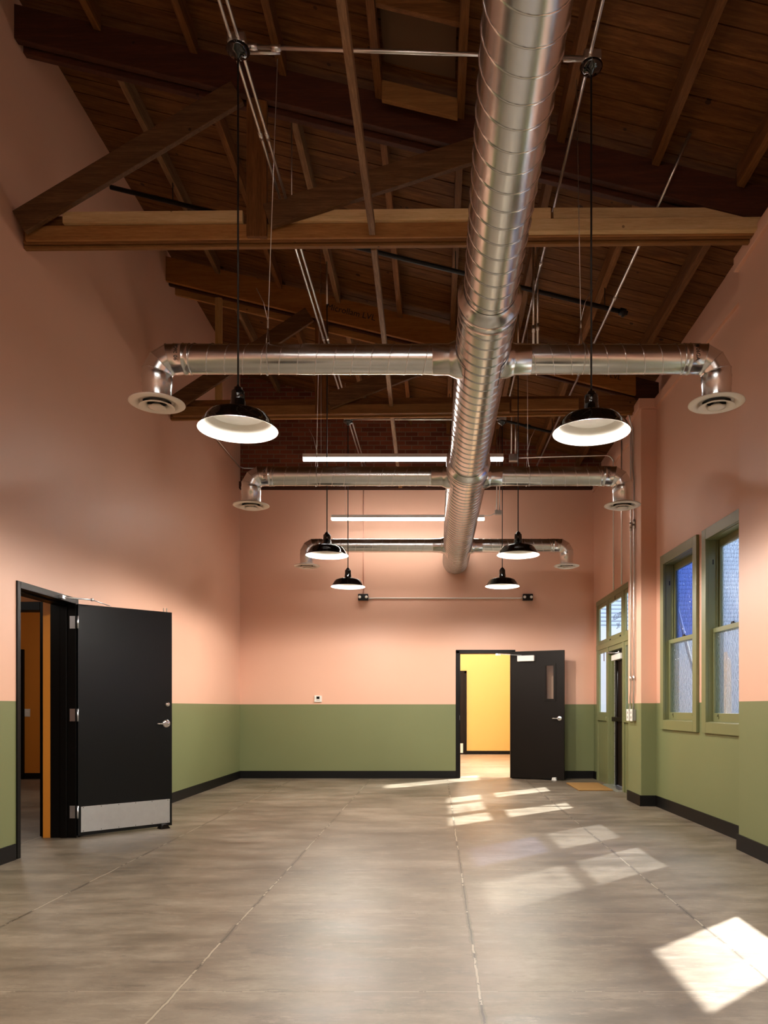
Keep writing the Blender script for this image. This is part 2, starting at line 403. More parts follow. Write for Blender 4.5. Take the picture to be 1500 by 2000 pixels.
base('baseboard_right', (rx(9.3), 9.3), (rx(6.475), 6.475), .014, h=.13, lab='black baseboard under the two windows')
base('baseboard_pier_near', (2.545, 6.49), (2.545, 5.83), .014, h=.13, lab='black baseboard on the near pier')
base('baseboard_right_near', (2.70, 5.84), (2.70, YB), .014, h=.13, lab='black baseboard on the right wall by the camera')
# timber plate on top of the far wall
obj('wall_plate', MB().box(XL, 2.63, YF-.06, YF+.1, 4.87, 4.99), 'dark_chord', None, .004, label='dark timber plate lying along the top of the far pink wall', category='timber plate')
obj('plate_block', MB().box(-.64, -.58, YF-.10, YF-.061, 4.875, 5.05), 'tan_pine', None, .002, label='small wood block hanging on the dark timber plate', category='wood block')
# ------------------------------------------------------------------ adjoining rooms
struct('wall_far_room', MB().box(-3.55, 2.72, 19.5, 19.7, 0, 4.5), 'yellow_paint', 'bright yellow wall of the room beyond the far door')
struct('wall_far_room_left', MB().box(-3.55, -3.3, 13.17, 19.5, 0, 4.5), 'yellow_paint', 'left side wall of the yellow room')
struct('wall_far_room_right', MB().panel((2.65, 13.17), (2.65, 19.5), 0, 4.5, .07, [(.9, 2.3, 2.1, 3.9)]), 'yellow_paint', 'right side wall of the yellow room')
struct('ceiling_far_room', MB().box(-3.6, 3.1, 13.17, 19.8, 4.5, 4.6), 'white_paint', 'ceiling of the yellow room')
struct('baseboard_far_room', MB().box(-3.3, 2.65, 19.485, 19.5, 0, .09), 'black_base', 'black baseboard of the yellow room')
d5 = thing('door_5', (.2, 19.5, 0), 'dark closed door in the yellow room', kind='structure')
obj('door_frame', MB().box(.70, .76, 19.44, 19.5, 0, 2.12).box(-.3, .76, 19.44, 19.5, 2.06, 2.12), 'bronze', d5)
obj('door_leaf', MB().box(-.3, .70, 19.46, 19.5, 0.01, 2.06), 'bronze', d5)
obj('kick_plate', MB().box(-.2, .665, 19.45, 19.46, .04, .28), 'white_metal', d5)
# daylight from an added area lamp outside the yellow room's side window
w4 = thing('window_4', (2.65, 14.77, 2.1), 'high side window of the yellow room', kind='structure')
fr = MB()
for a, b, c, d in ((14.07, 15.47, 2.1, 2.16), (14.07, 15.47, 3.84, 3.9), (14.07, 14.13, 2.16, 3.84), (15.41, 15.47, 2.16, 3.84)): fr.box(2.665, 2.715, a, b, c, d)
obj('window_frame', fr, 'white_paint', w4); obj('pane', MB().box(2.685, 2.691, 14.13, 15.41, 2.16, 3.84), 'clear_glass', w4)
al = bpy.data.lights.new('daylight_fill', 'AREA'); al.shape = 'RECTANGLE'; al.size = 1.3; al.size_y = 1.6; al.energy = 210; al.color = (1, .97, .93)
ao = bpy.data.objects.new('daylight_fill', al); COL.objects.link(ao); ao.location = (2.80, 14.77, 3.0); ao.rotation_euler = Vector((-1, 0, -.25)).to_track_quat('-Z', 'Y').to_euler()
# unseen flush lamps, added to light the adjoining rooms
def added_flush_lamp(x, y, z, w, label, col=WARM):
    r = thing('added_ceiling_lamp', (x, y, z), label, 'added ceiling lamp')
    obj('lamp_base', MB().lathe([(.01, 0), (.19, 0), (.19, -.03), (.01, -.03)], (x, y, z)), 'white_metal', r)
    obj('lamp_shade', MB().lathe([(.17, -.03), (.16, -.06), (.10, -.085), (.001, -.095)], (x, y, z)), 'lamp_lens', r)
    l = bpy.data.lights.new('fill_bulb', 'POINT'); l.energy = w; l.color = col; l.shadow_soft_size = .15
    o = bpy.data.objects.new('fill_bulb', l); COL.objects.link(o); o.parent = r; o.location = (0, 0, -.3)
added_flush_lamp(0.6, 16.8, 4.5, 165, 'unseen round ceiling lamp added to light the yellow room', (1, .86, .68))
added_flush_lamp(-4.6, 5.6, 2.75, 3.6, 'unseen round ceiling lamp added to light the vestibule', WARM)
added_flush_lamp(-5.6, 10.0, 2.75, 14, 'unseen round ceiling lamp added to light the orange hall', WARM)
# hall beyond the left doorway
struct('wall_hall_partition', MB().panel((-3.54, 7.17), (-3.615, 7.17), 0, 2.8, -.12), 'orange_paint', 'strip of orange wall beside the inner door frame')
struct('wall_hall_over_door', MB().panel((-3.615, 7.17), (-8.2, 7.17), 0, 2.8, .12, [(0, 1.15, 0, 2.18)]), 'orange_paint', 'orange partition over the inner door')
struct('wall_hall_end', MB().box(-8.2, -3.54, 12.82, 13.0, 0, 2.8), 'orange_paint', 'orange wall at the end of the hall')
struct('wall_hall_side', MB().box(-8.3, -8.1, 4.0, 13.0, 0, 2.8), 'orange_paint', 'orange side wall of the hall')
struct('wall_hall_rear', MB().box(-8.2, -3.54, 3.9, 4.05, 0, 2.8), 'orange_paint', 'near end wall of the vestibule')
struct('ceiling_hall', MB().box(-8.3, -3.54, 3.9, 13.0, 2.8, 2.9), 'white_paint', 'ceiling of the hall')
struct('baseboard_hall', MB().box(-8.1, -3.54, 12.805, 12.82, 0, .10).box(-3.615, -3.54, 7.155, 7.17, 0, .10), 'black_base', 'black baseboard of the orange hall')
d4 = thing('door_4', (-4.1, 7.2, 0), 'inner doorway of the hall with dark frame', kind='structure')
obj('door_frame', MB().box(-3.69, -3.615, 7.14, 7.31, 0, 2.18).box(-4.765, -3.69, 7.14, 7.31, 2.10, 2.18).box(-4.765, -4.69, 7.14, 7.31, 0, 2.10), 'black_frame', d4, .003)
d6 = thing('door_6', (-7.3, 12.8, 0), 'dark door at the end of the orange hall', kind='structure')
obj('door_frame', MB().box(-6.96, -6.88, 12.77, 12.82, 0, 2.16).box(-7.9, -6.96, 12.77, 12.82, 2.08, 2.16), 'black_frame', d6)
obj('door_leaf', MB().box(-7.9, -6.96, 12.79, 12.82, .01, 2.08), 'black_satin', d6)
sw = thing('light_switch', (-6.83, 12.81, 1.10), 'white double light switch on the orange hall wall, seen through the left doorway', 'light switch')
obj('switch_plate', MB().box(-6.875, -6.785, 12.808, 12.818, 1.04, 1.17), 'white_plastic', sw, .002)
for dz in (0, .05): obj('rocker', MB().box(-6.85, -6.81, 12.80, 12.807, 1.06+dz, 1.095+dz), 'white_metal', sw)
# ------------------------------------------------------------------ door 1 (left wall)
d1 = thing('door_1', (XL, 6.58, 0), 'black metal door standing open into the room on the left wall, with steel kick plate', kind='structure')
fm = MB()
X0, X1 = XL-.225, XL+.012
fm.box(X0, X1, 6.06, 6.11, 0, DOOR_H+.01); fm.box(X0, X1, 7.045, 7.095, 0, DOOR_H+.01); fm.box(X0, X1, 6.11, 7.045, 2.145, DOOR_H+.01)
fm.box(XL-.13, XL-.07, 6.11, 6.125, 0, 2.145); fm.box(XL-.13, XL-.07, 7.03, 7.045, 0, 2.145); fm.box(XL-.13, XL-.07, 6.125, 7.03, 2.13, 2.145)
obj('door_frame', fm, 'black_frame', d1, .003)
def leafM(hx, hy, ang): return Matrix.Translation((hx, hy, 0)) @ Matrix.Rotation(ang, 4, 'Z')
# local: x along leaf from hinge, y thickness, visible face at y=0 (towards -y)
L1 = leafM(XL+.035, 7.035, math.radians(45.0))
leaf = obj('door_leaf', MB(L1).box(0, .905, 0, .045, .02, 2.145), 'black_satin', d1, .002)
obj('kick_plate', MB(L1).box(.025, .88, -.003, -.0005, .05, .285), 'brushed_steel', leaf)
sc = MB(L1)
for i in range(6):
    for z in (.06, .275): sc.lathe([(.004, -.0045), (.004, -.003)], (.045+i*.163, 0, z), 8, 'Y').disc(.004, (.045+i*.163, -.0045, z), 'Y', 8)
obj('screws', sc, 'seam_dark', leaf)
def lever(M, x, z, leafobj, scale=1.0, side=-1):
    mb = MB(M)
    mb.lathe([(.001, -.014), (.030, -.013), (.038, -.008), (.041, 0)], (x, 0, z), 28, 'Y')
    mb.tube([(x, -.01, z), (x, -.05, z)], .0125, 14)
    mb.tube([(x, -.05, z), (x+side*.015, -.056, z), (x+side*.05, -.058, z), (x+side*.10, -.056, z), (x+side*.118, -.045, z)], [.013, .012, .0095, .009, .008], 12)
    return obj('lever_handle', mb, 'chrome', leafobj, label='chrome lever handle on a round rose')
lever(L1, .845, 1.037, leaf)
obj('deadbolt', MB(L1).lathe([(.001, -.026), (.017, -.026), (.020, -.022), (.022, -.02), (.027, 0)], (.852, 0, 1.228), 24, 'Y').box(.846, .858, -.030, -.026, 1.22, 1.236), 'chrome', leaf, label='chrome deadbolt cylinder')
for z in (.18, 1.07, 1.92):
    h = MB(L1); h.tube([(-.006, -.006, z), (-.006, -.006, z+.115)], .008, 10)
    h.box(-.003, .002, -.0, .04, z, z+.115)
    h2 = MB(); h2.box(XL-.045, XL+.004, 7.041, 7.0445, z, z+.115)
    me = h2.bm
    hh = obj('hinge', h, 'brushed_steel', leaf)
    obj('hinge_plate', h2, 'brushed_steel', d1)
# closer arm over the left door
ar = MB(); pa = Vector((XL+.03, 6.74, 2.165)); pe = Vector((XL+.21, 6.93, 2.168)); pd = L1 @ Vector((.30, .02, 2.155))
ar.tube([pa, pe], .007, 8); ar.tube([pe, pd], .005, 8); ar.tube([pe-Vector((0, 0, .012)), pe+Vector((0, 0, .012))], .012, 10); ar.box(XL+.012, XL+.05, 6.71, 6.77, 2.15, 2.18)
obj('closer_arm', ar, 'brushed_steel', d1)
obj('magnet_tab', MB(L1).box(.83, .834, .02, .04, 2.145, 2.185).box(.86, .864, .02, .04, 2.145, 2.185), 'white_plastic', leaf)
wd = L1 @ Vector((.80, -.02, 0))
obj('door_wedge', MB(L1).prism([(.76, 0), (.86, 0), (.83, .045), (.79, .045)], 'Y', -.06, .03), 'bronze', None, .003, label='small brown door stop under the free edge of the black open door', category='door stop')
# ------------------------------------------------------------------ door 2 (far wall)
d2 = thing('door_2', (.8, YF, 0), 'dark brown door with narrow glass lite, open beside the yellow room', kind='structure')
f2 = MB(); f2.box(.27, .385, YF-.012, YF+.03, 0, 2.185) if 0 else f2.box(.325, .385, YF-.014, YF+.225, 0, 2.15)
f2.box(1.262, 1.325, YF-.014, YF+.225, 0, 2.15); f2.box(.325, 1.325, YF-.014, YF+.225, 2.105, 2.165)
f2.box(.385, .40, YF+.06, YF+.13, 0, 2.105); f2.box(1.247, 1.262, YF+.06, YF+.13, 0, 2.105)
obj('door_frame', f2, 'black_frame', d2, .003)
obj('strike_plate', MB().box(.3855, .388, YF+.01, YF+.045, .98, 1.06), 'brushed_steel', d2)
L2 = leafM(1.262, YF-.02, math.radians(-25.0))
lf = MB(L2)
# leaf with a lite opening: x .64-.78? built as frame pieces; visible face at y=-.045
xl0, xl1, zl0, zl1 = .605, .745, 1.33, 1.885
lf.box(0, xl0, -.045, 0, .02, 2.13); lf.box(xl1, .915, -.045, 0, .02, 2.13); lf.box(xl0, xl1, -.045, 0, .02, zl0); lf.box(xl0, xl1, -.045, 0, zl1, 2.13)
leaf2 = obj('door_leaf', lf, 'bronze', d2)
li = MB(L2)
for a, b, c, d in ((xl0-.035, xl0+.005, zl0-.035, zl1+.035), (xl1-.005, xl1+.035, zl0-.035, zl1+.035), (xl0, xl1, zl0-.035, zl0+.005), (xl0, xl1, zl1-.005, zl1+.035)): li.box(a, b, -.056, -.0455, c, d)
obj('lite_frame', li, 'bronze', leaf2, .002)
obj('lite_glass', MB(L2).box(xl0, xl1, -.026, -.020, zl0, zl1), 'clear_glass', leaf2)
L2b = L2 @ Matrix.Translation((0, -.045, 0))
lever(L2b, .84, 1.015, leaf2)
cl = obj('closer_box', MB(L2b).box(.13, .42, -.055, 0, 1.96, 2.055), 'white_metal', leaf2, .005, label='pale metal door closer')
arm = MB(); q0 = L2b @ Vector((.20, -.04, 2.06)); q1 = Vector((.93, YF-.25, 2.08)) ; q2 = Vector((1.0, YF-.03, 2.115))
q1 = Vector((1.02, YF-.18, 2.085)); q2 = Vector((1.10, YF-.02, 2.09))
arm.tube([q0, q1], .006, 8); arm.tube([q1, Vector((1.06, YF-.015, 2.085))], .007, 8); arm.box(.99, 1.07, YF-.05, YF-.014, 2.07, 2.10)
obj('closer_arm', arm, 'brushed_steel', d2)
obj('door_wedge', MB(L2b).prism([(.72, 0), (.80, 0), (.79, .05), (.73, .05)], 'Y', -.05, .0), 'white_plastic', None, .003, label='small white door stop at the foot of the dark brown door', category='door stop')
# ------------------------------------------------------------------ street door assembly (door_3), right wall, local s=Y, t=X-2.652
d3 = thing('door_3', (2.66, 11.3, 0), 'green framed street door with side lights and transom windows', kind='structure')
B0 = 2.63
f = MB()
for a, b in ((12.55, 12.655), (9.94, 10.05)): f.box(B0, B0+.045, a, b, 0, 2.92)
for a, b in ((11.80, 11.90), (10.80, 10.90)): f.box(B0, B0+.045, a, b, 0, 2.92)
f.box(B0-.004, B0+.05, 9.94, 12.655, 2.845, 2.925); f.box(B0-.004, B0+.05, 9.94, 12.655, 2.12, 2.205)
f.box(B0+.01, B0+.15, 10.90, 11.80, 2.05, 2.12); f.box(B0+.045, B0+.15, 11.79, 11.90, 0, 2.12); f.box(B0+.045, B0+.15, 10.80, 10.91, 0, 2.12)
for a, b in ((11.90, 12.55), (10.05, 10.80)):
    f.box(B0-.012, B0+.05, a, b, .985, 1.06); f.box(B0+.02, B0+.05, a, b, .0, .985)
obj('door_frame', f, 'green_paint', d3, .004)
def sash(a, b, z0, z1, w, gx, parent, m='green_paint', g='clear_glass', name='sash', x0=None, x1=None, lab=None):
    s_ = MB(); x0 = B0+.008 if x0 is None else x0; x1 = B0+.038 if x1 is None else x1
    s_.box(x0, x1, a, a+w, z0, z1).box(x0, x1, b-w, b, z0, z1).box(x0, x1, a+w, b-w, z0, z0+w).box(x0, x1, a+w, b-w, z1-w, z1)
    so = obj(name, s_, m, parent, .003, label=lab)
    pa_ = obj('pane', MB().box(gx, gx+.005, a+w, b-w, z0+w, z1-w), g, so)
    return so
sash(11.90, 12.55, 2.205, 2.845, .06, B0+.020, d3); s2 = sash(10.90, 11.80, 2.205, 2.845, .07, B0+.020, d3, x0=B0+.004); sash(10.05, 10.80, 2.205, 2.845, .06, B0+.020, d3)
sash(11.90, 12.55, 1.06, 2.12, .06, B0+.020, d3); sash(10.05, 10.80, 1.06, 2.12, .06, B0+.020, d3)
obj('sash_latch', MB().box(B0-.0, B0+.02, 11.33, 11.36, 2.79, 2.84).box(B0+.0, B0+.02, 11.62, 11.70, 2.215, 2.235).box(B0, B0+.02, 10.98, 11.06, 2.215, 2.235), 'bronze', d3)
# mirrored lettering on the transom pane, read from the street
TM = Matrix(((0, 0, 1, B0+.0265), (1, 0, 0, 11.30), (0, 1, 0, 2.535), (0, 0, 0, 1)))
text_obj('BERKLICIN', .115, 'ink', d3, TM, depth=.0004); text_obj('INC', .115, 'ink', d3, Matrix.Translation((0, -.05, -.145)) @ TM, depth=.0004)
# maroon tape on the side light
obj('tape_strip', MB().box(B0+.026, B0+.028, 12.17, 12.22, 1.93, 2.06), 'maroon', d3); obj('window_sticker', MB().box(B0+.026, B0+.028, 10.60, 10.64, 1.15, 1.42), 'dark_band', d3)
dl = obj('door_leaf', MB().box(B0+.09, B0+.135, 10.90, 11.80, .03, 2.05), 'bronze', d3, .003)
obj('hinge_strip', MB().box(B0+.075, B0+.09, 11.66, 11.72, .03, 1.93), 'brushed_steel', dl)
obj('edge_strip', MB().tube([(B0+.078, 11.56, .03), (B0+.078, 11.56, 1.93)], .02, 12), 'bronze', dl)
rv = MB()
for k in range(16): rv.box(B0+.072, B0+.075, 11.68, 11.69, .1+k*.115, .11+k*.115)
obj('rivets', rv, 'seam_dark', dl)
obj('panic_bar', MB().box(B0+.05, B0+.08, 10.93, 11.77, .985, 1.05).box(B0+.08, B0+.09, 10.95, 11.02, .97, 1.065).box(B0+.08, B0+.09, 11.68, 11.75, .97, 1.065), 'bronze', dl, .004)
obj('closer_box', MB().box(B0+.02, B0+.09, 11.10, 11.66, 1.90, 1.985), 'white_metal', dl, .006, label='pale metal door closer')
obj('closer_arm', MB().tube([(B0+.05, 11.30, 2.0), (B0-.05, 11.62, 2.015), (B0+.03, 11.78, 2.03)], .007, 8).box(B0+.0, B0+.05, 11.74, 11.80, 2.015, 2.045).tube([(B0+.05, 11.30, 1.985), (B0+.05, 11.30, 2.03)], .016, 10), 'brushed_steel', d3)
obj('threshold', MB().prism([(B0-.09, 0), (B0+.13, 0), (B0+.13, .02), (B0-.05, .02)], 'Y', 10.88, 11.82), 'brushed_steel', d3)
obj('doormat', MB().box(2.03, 2.52, 10.98, 12.02, .002, .020), 'coir', None, .004, label='flat tan coir doormat on the floor in front of the street door', category='doormat')
# ------------------------------------------------------------------ double hung windows
def window(n, M, a, b, label, raised=False, pats=('pattern_glass', 'pattern_glass')):
    z0, z1 = .94, 2.975
    c = M @ Vector(((a+b)/2, 0, z0)); w = thing('window_%d' % n, c, label, kind='structure')
    cs = MB(M)
    cs.box(a, a+.11, -.032, .0, z0, z1).box(b-.11, b, -.032, 0, z0, z1).box(a+.11, b-.11, -.032, 0, z1-.11, z1).box(a+.11, b-.11, -.032, 0, z0, z0+.11)
    obj('casing', cs, 'green_paint', w, .004)
    jb = MB(M)
    i0, i1, zz0, zz1 = a+.095, b-.095, z0+.115, z1-.115
    jb.box(i0-.01, i0+.012, 0, .155, zz0-.02, zz1+.02).box(i1-.012, i1+.01, 0, .155, zz0-.02, zz1+.02).box(i0, i1, 0, .155, zz1, zz1+.02).box(i0, i1, 0, .155, zz0-.02, zz0)
    jb.box(i0+.012, i0+.03, .075, .09, zz0, zz1).box(i1-.03, i1-.012, .075, .09, zz0, zz1)
    obj('jamb', jb, 'green_paint', w, .002)
    def sa(nm, za, zb, t0, g, bot, top):
        s_ = MB(M); q0, q1 = i0+.013, i1-.013; st = .052
        s_.box(q0, q0+st, t0, t0+.035, za, zb).box(q1-st, q1, t0, t0+.035, za, zb).box(q0+st, q1-st, t0, t0+.035, za, za+bot).box(q0+st, q1-st, t0, t0+.035, zb-top, zb)
        so = obj(nm, s_, 'green_paint', w, .002)
        obj('pane', MB(M).box(q0+st-.004, q1-st+.004, t0+.015, t0+.020, za+bot-.004, zb-top+.004), g, so)
        return so
    mid = 1.98
    sa('upper_sash', mid-.045, zz1, .095, pats[0], .045, .075)
    up = .85 if raised else 0
    lo = sa('lower_sash', zz0+up, mid+up, .035, pats[1], .085, .045)
    if not raised:
        lk = MB(M); cx = (i0+i1)/2
        lk.box(cx-.03, cx+.03, .04, .065, mid, mid+.012).tube([M.inverted() @ (M @ Vector((cx-.02, .05, mid+.018))), (cx+.035, .05, mid+.018)], .006, 8)
        obj('sash_lock', lk, 'bronze', lo)
        for cx in (i0+.17, i1-.17):
            obj('sash_lift', MB(M).box(cx-.02, cx+.02, .028, .035, zz0+.03, zz0+.055).box(cx-.008, cx+.008, .020, .028, zz0+.052, zz0+.064), 'green_paint', lo)
            obj('lift_hole', MB(M).box(cx-.009, cx+.009, .033, .0345, zz0+.055, zz0+.075), 'ink', lo)
    for zz in (2.62,): obj('guide_pin', MB(M).box(i1-.014, i1-.011, .04, .052, zz, zz+.05), 'ink', w)
    return w
d = (RP1-RP0).normalized()
MR = Matrix(((d.x, d.y, 0, RP0.x), (d.y, -d.x, 0, RP0.y), (0, 0, 1, 0), (0, 0, 0, 1))) @ Matrix.Translation((-6.40, 0, 0))
window(1, MR, *WIN[0], 'farther green sash window with wavy blue glass, between the two piers', pats=('blue_pattern_glass', 'pattern_glass'))
window(2, MR, *WIN[1], 'nearer green sash window with wavy glass, partly behind the near pier')
MR2 = Matrix(((0, 1, 0, 2.70), (1, 0, 0, 0), (0, 0, 1, 0), (0, 0, 0, 1)))
window(3, MR2, *WINC[0], 'open green sash window beside the camera', raised=True)
window(7, MR2, *WINC[1], 'unseen green sash window added for sky light next to the camera')  # extra window out of view, added to let in sky light
# ------------------------------------------------------------------ trusses
def beam(p0, p1, w, h, mb=None):
    # p0,p1 centre line; w along Y, h perpendicular in XZ plane
    p0 = Vector(p0); p1 = Vector(p1); d = (p1-p0).normalized(); u = Vector((-d.z, 0, d.x)); yv = Vector((0, 1, 0))
    mb = mb or MB(); vs = []
    for p in (p0, p1):
        for a in (-1, 1):
            for b in (-1, 1): vs.append(mb.v(p + yv*a*w/2 + u*b*h/2))
    for f_ in ((0, 1, 3, 2), (4, 6, 7, 5), (0, 4, 5, 1), (2, 3, 7, 6), (0, 2, 6, 4), (1, 5, 7, 3)): mb.bm.faces.new([vs[i] for i in f_])
    return mb
def chord(x0, x1, off_top, depth, y0, y1):
    # board following the roof slope, plumb ends
    f_ = lambda x, o: (x, zc(x)-o)
    return MB().prism([f_(x0, off_top), f_(x1, off_top), f_(x1, off_top+depth), f_(x0, off_top+depth)], 'Y', y0, y1)
JD = .125
def truss(Y, zl, zr, label, first):
    xr = 2.56 if first else 2.45
    tr = thing('roof_truss', (0, Y+.1, zl), label, 'roof truss', 'timber roof trusses')
    b = lambda x: zl + (zr-zl)*(x-XL)/(xr-XL)
    def hb(x0, x1, o0, o1, y0, y1, m_, nm='bottom_chord', lab=None):
        return obj(nm, MB().prism([(x0, b(x0)+o0), (x1, b(x1)+o0), (x1, b(x1)+o1), (x0, b(x0)+o1)], 'Y', y0, y1), m_, tr, .004, label=lab)
    hb(XL+.03, xr, .0, .205, Y+.055, Y+.095, 'old_wood_x')
    hb(XL+.005, xr, -.015, .14, Y+.115, Y+.155, 'tan_pine')
    if first:
        hb(XL+.06, xr, .0, .115, Y+.03, Y+.054, 'tan_pine')
        hb(-2.95, -1.53, .118, .205, Y+.0, Y+.053, 'pale_pine', 'sister_board', 'pale new pine board')
        hb(-1.33, .9, .118, .205, Y+.0, Y+.053, 'pale_pine', 'sister_board', 'pale new pine board')
        obj('sister_board', MB().prism([(.92, b(.92)+.12), (2.52, b(2.5)+.115), (2.18, b(2.2)+.195), (.92, b(.92)+.205)], 'Y', Y-.0, Y+.053), 'pale_pine', tr, .003, label='pale new pine board with tapered end')
        hb(.7, 2.56, .004, .100, Y-.03, Y+.028, 'pale_pine', 'sister_board', 'pale new pine board')
    else:
        hb(XL+.06, .9, .0, .115, Y+.02, Y+.054, 'tan_pine'); hb(.92, 1.75, .02, .15, Y+.0, Y+.053, 'tan_pine', 'sister_board')
    # top chord: two planks
    if first:
        obj('top_chord', chord(XL+.0, 2.75, JD-.03, .27, Y-.02, Y+.045), 'dark_chord', tr, .004)
        obj('top_chord', chord(XL+.02, 2.75, JD, .27, Y+.075, Y+.13), 'dark_chord', tr, .004)
    else:
        obj('top_chord', chord(XL, 2.44, JD-.03, .30, Y-.045, Y-.0), 'lvl', tr, .003, label='orange-brown laminated beam with printed lettering')
        obj('top_chord', chord(XL, 2.75, JD, .27, Y+.055, Y+.095), 'dark_chord', tr, .004)
        obj('top_chord', chord(XL+.06, .9, JD+.10, .24, Y+.115, Y+.155), 'tan_pine', tr, .003)
    zt = lambda x: zc(x)-JD-.12
    obj('post', MB().box(-1.50, -1.34, Y+.0 if first else Y-.02+.03, Y+.05, b(-1.4)+.0, zt(-1.42)), 'old_wood_z', tr, .004)
    obj('post', MB().box(.47, .60, Y+.055, Y+.10, b(.5)+.2, zt(.5)), 'old_wood_z', tr, .004)
    br1 = beam((XL+.05, 0, b(XL)+.10), (-1.56, 0, zt(-1.5)-.12), .045, .19)
    for v in br1.bm.verts: v.co.y += Y-.03+.0
    for v in br1.bm.verts: v.co.x = max(v.co.x, XL+.004)
    obj('brace', br1, 'brace_wood', tr, .004)
    br2 = beam((-1.33, 0, b(-1.3)+.13), (.36, 0, zt(.36)-.10), .045, .185)
    for v in br2.bm.verts: v.co.y += Y-.03
    obj('brace', br2, 'brace_wood', tr, .004, label='weathered diagonal brace with white paint specks')
    if not first:
        obj('stud', MB().box(-2.745, -2.66, Y+.057, Y+.09, b(-2.7)+.2, zc(-2.7)-JD-.27), 'pale_pine_z', tr, .003)
        # printed lettering on the laminated beam
        ang = -math.atan(.243); cx = -1.05
        R = Matrix.Translation((cx, Y-.0465, zc(cx)-JD-.11)) @ Matrix.Rotation(-ang, 4, 'Y') @ Matrix.Rotation(math.radians(90), 4, 'X')
        text_obj('Microllam LVL', .105, 'ink', tr, R, depth=.0004)
        cx = 2.0
        R2 = Matrix.Translation((cx, Y-.0465, zc(cx)-JD-.11)) @ Matrix.Rotation(-ang, 4, 'Y') @ Matrix.Rotation(math.radians(90), 4, 'X')
        text_obj('Microllam LVL', .09, 'ink', tr, R2, depth=.0004)
    return tr
truss(6.05, 4.895, 4.945, 'nearest timber truss spanning the room, with pale new boards on its lower beam', True)
truss(9.45, 4.79, 4.86, 'second timber truss farther in, with a laminated orange-brown sloping beam', False)
# joists bay by bay
JX = [-2.67, -1.915, -1.2, -.45, .19, .96, 1.70, 2.39]
ORD = ['first', 'second', 'third', 'fourth', 'fifth', 'sixth', 'seventh', 'eighth']
bays = [(YB, 6.02, 'in the bay nearer than the first truss'), (6.19, 9.40, 'between the two trusses'), (9.55, YF+.02, 'between the second truss and the brick wall')]
for bi, (ya, yb, bl) in enumerate(bays):
    for i, x in enumerate(JX):
        j = random.uniform(-.015, .015); w = .03; JH = .158
        g_ = MB().prism([(x-w+j, zc(x-w)+.004), (x+w+j, zc(x+w)+.004), (x+w+j, zc(x+w)-JH), (x-w+j, zc(x-w)-JH)], 'Y', ya, yb)
        obj('roof_joist', g_, 'weathered_y' if i in (0, 2) and bi else 'old_wood_y', None, .003, label='%s roof joist from the tall left wall, %s' % (ORD[i], bl), category='roof joist', group='roof joists under the ceiling boards')
# long rough runner hung at truss height
for (ya, yb, xa, xb, lb) in ((YB+.3, 6.075-.05, -.50, -.505, 'long rough wood runner ending on the lower beam of the first truss'), (6.22, 9.46, -.51, -.56, 'rough wood runner between the two trusses'), (9.62, 12.88, -.57, -.62, 'rough wood runner reaching from the second truss to the brick wall')):
    zb_, zt_ = 4.90, 5.0
    if ya < 0: pass
    g_ = MB(); vs = []
    for y_, x_ in ((ya, xa), (yb, xb)):
        for dx in (-.024, .024):
            for z_ in (4.892 if 0 else (4.90 if ya > 0 or 1 else 0), 4.985): vs.append(g_.v((x_+dx, y_, z_)))
    for f_ in ((0, 1, 3, 2), (4, 6, 7, 5), (0, 4, 5, 1), (2, 3, 7, 6), (0, 2, 6, 4), (1, 5, 7, 3)): g_.bm.faces.new([vs[q] for q in f_])
    obj('wood_runner', g_, 'weathered_y', None, .004, label=lb, category='wood runner', group='rough runners under the roof')
# hatch with two headers in the near bay
def slopebox(x0, x1, o0, o1, y0, y1): return MB().prism([(x0, zc(x0)-o0), (x1, zc(x1)-o0), (x1, zc(x1)-o1), (x0, zc(x0)-o1)], 'Y', y0, y1)
hd = obj('header_board', slopebox(-.42, .16, JD+.0, JD+.15, 5.86, 5.90), 'tan_pine', None, .003, label='short orange-brown header board with knot holes, just before the first truss', category='header board')
obj('header_board', slopebox(-.42, .16, .0, JD, 5.22, 5.26), 'old_wood_x', None, .003, label='short dark header board crossing between joists at the top of the picture', category='header board')
obj('hatch_panel', slopebox(-.40, .14, .004, .02, 5.28, 5.82), 'patch_panel', None, label='grey-brown patch panel closing the roof opening between two joists', category='patch panel')
# ------------------------------------------------------------------ ducts
DX, DZ = .316, 3.65
def spiral(p0, axis, length, r, pitch=.127, hand=1, ridge=.0046, seg=40):
    """cylinder with a raised helical lock seam; axis 'X' or 'Y', starts at p0 and runs +length"""
    mb = MB(); p0 = Vector(p0)
    mb.lathe([(r, 0), (r, length)], p0, seg, axis)
    n = int(length/pitch*28); pts = []
    for i in range(n+1):
        u = i/n*length; a = hand*2*math.pi*u/pitch
        x, y = math.cos(a)*(r+.0008), math.sin(a)*(r+.0008)
        pts.append(p0 + Vector((u, x, y) if axis == 'X' else (x, u, y)))
    # ridge as a low 4 sided sweep
    rings = []
    for p in pts:
        rad = (p-p0); rad = Vector((0, rad.y, rad.z)) if axis == 'X' else Vector((rad.x, 0, rad.z)); rad.normalize()
        ax = Vector((1, 0, 0)) if axis == 'X' else Vector((0, 1, 0))
        rings.append([mb.v(p-ax*ridge*.7), mb.v(p+rad*ridge), mb.v(p+ax*ridge*.7)])
    for i in range(len(rings)-1):
        for k in range(2): mb.bm.faces.new((rings[i][k], rings[i][k+1], rings[i+1][k+1], rings[i+1][k])).smooth = True
    return mb
md = thing('main_duct', (DX, 4.0, DZ-.16), 'long round galvanized spiral duct running down the middle of the ceiling', 'air duct')
obj('duct_section', spiral((DX, YB+.05, DZ), 'Y', 4.54-YB-.05, .155), 'galvanized', md, recalc=False)
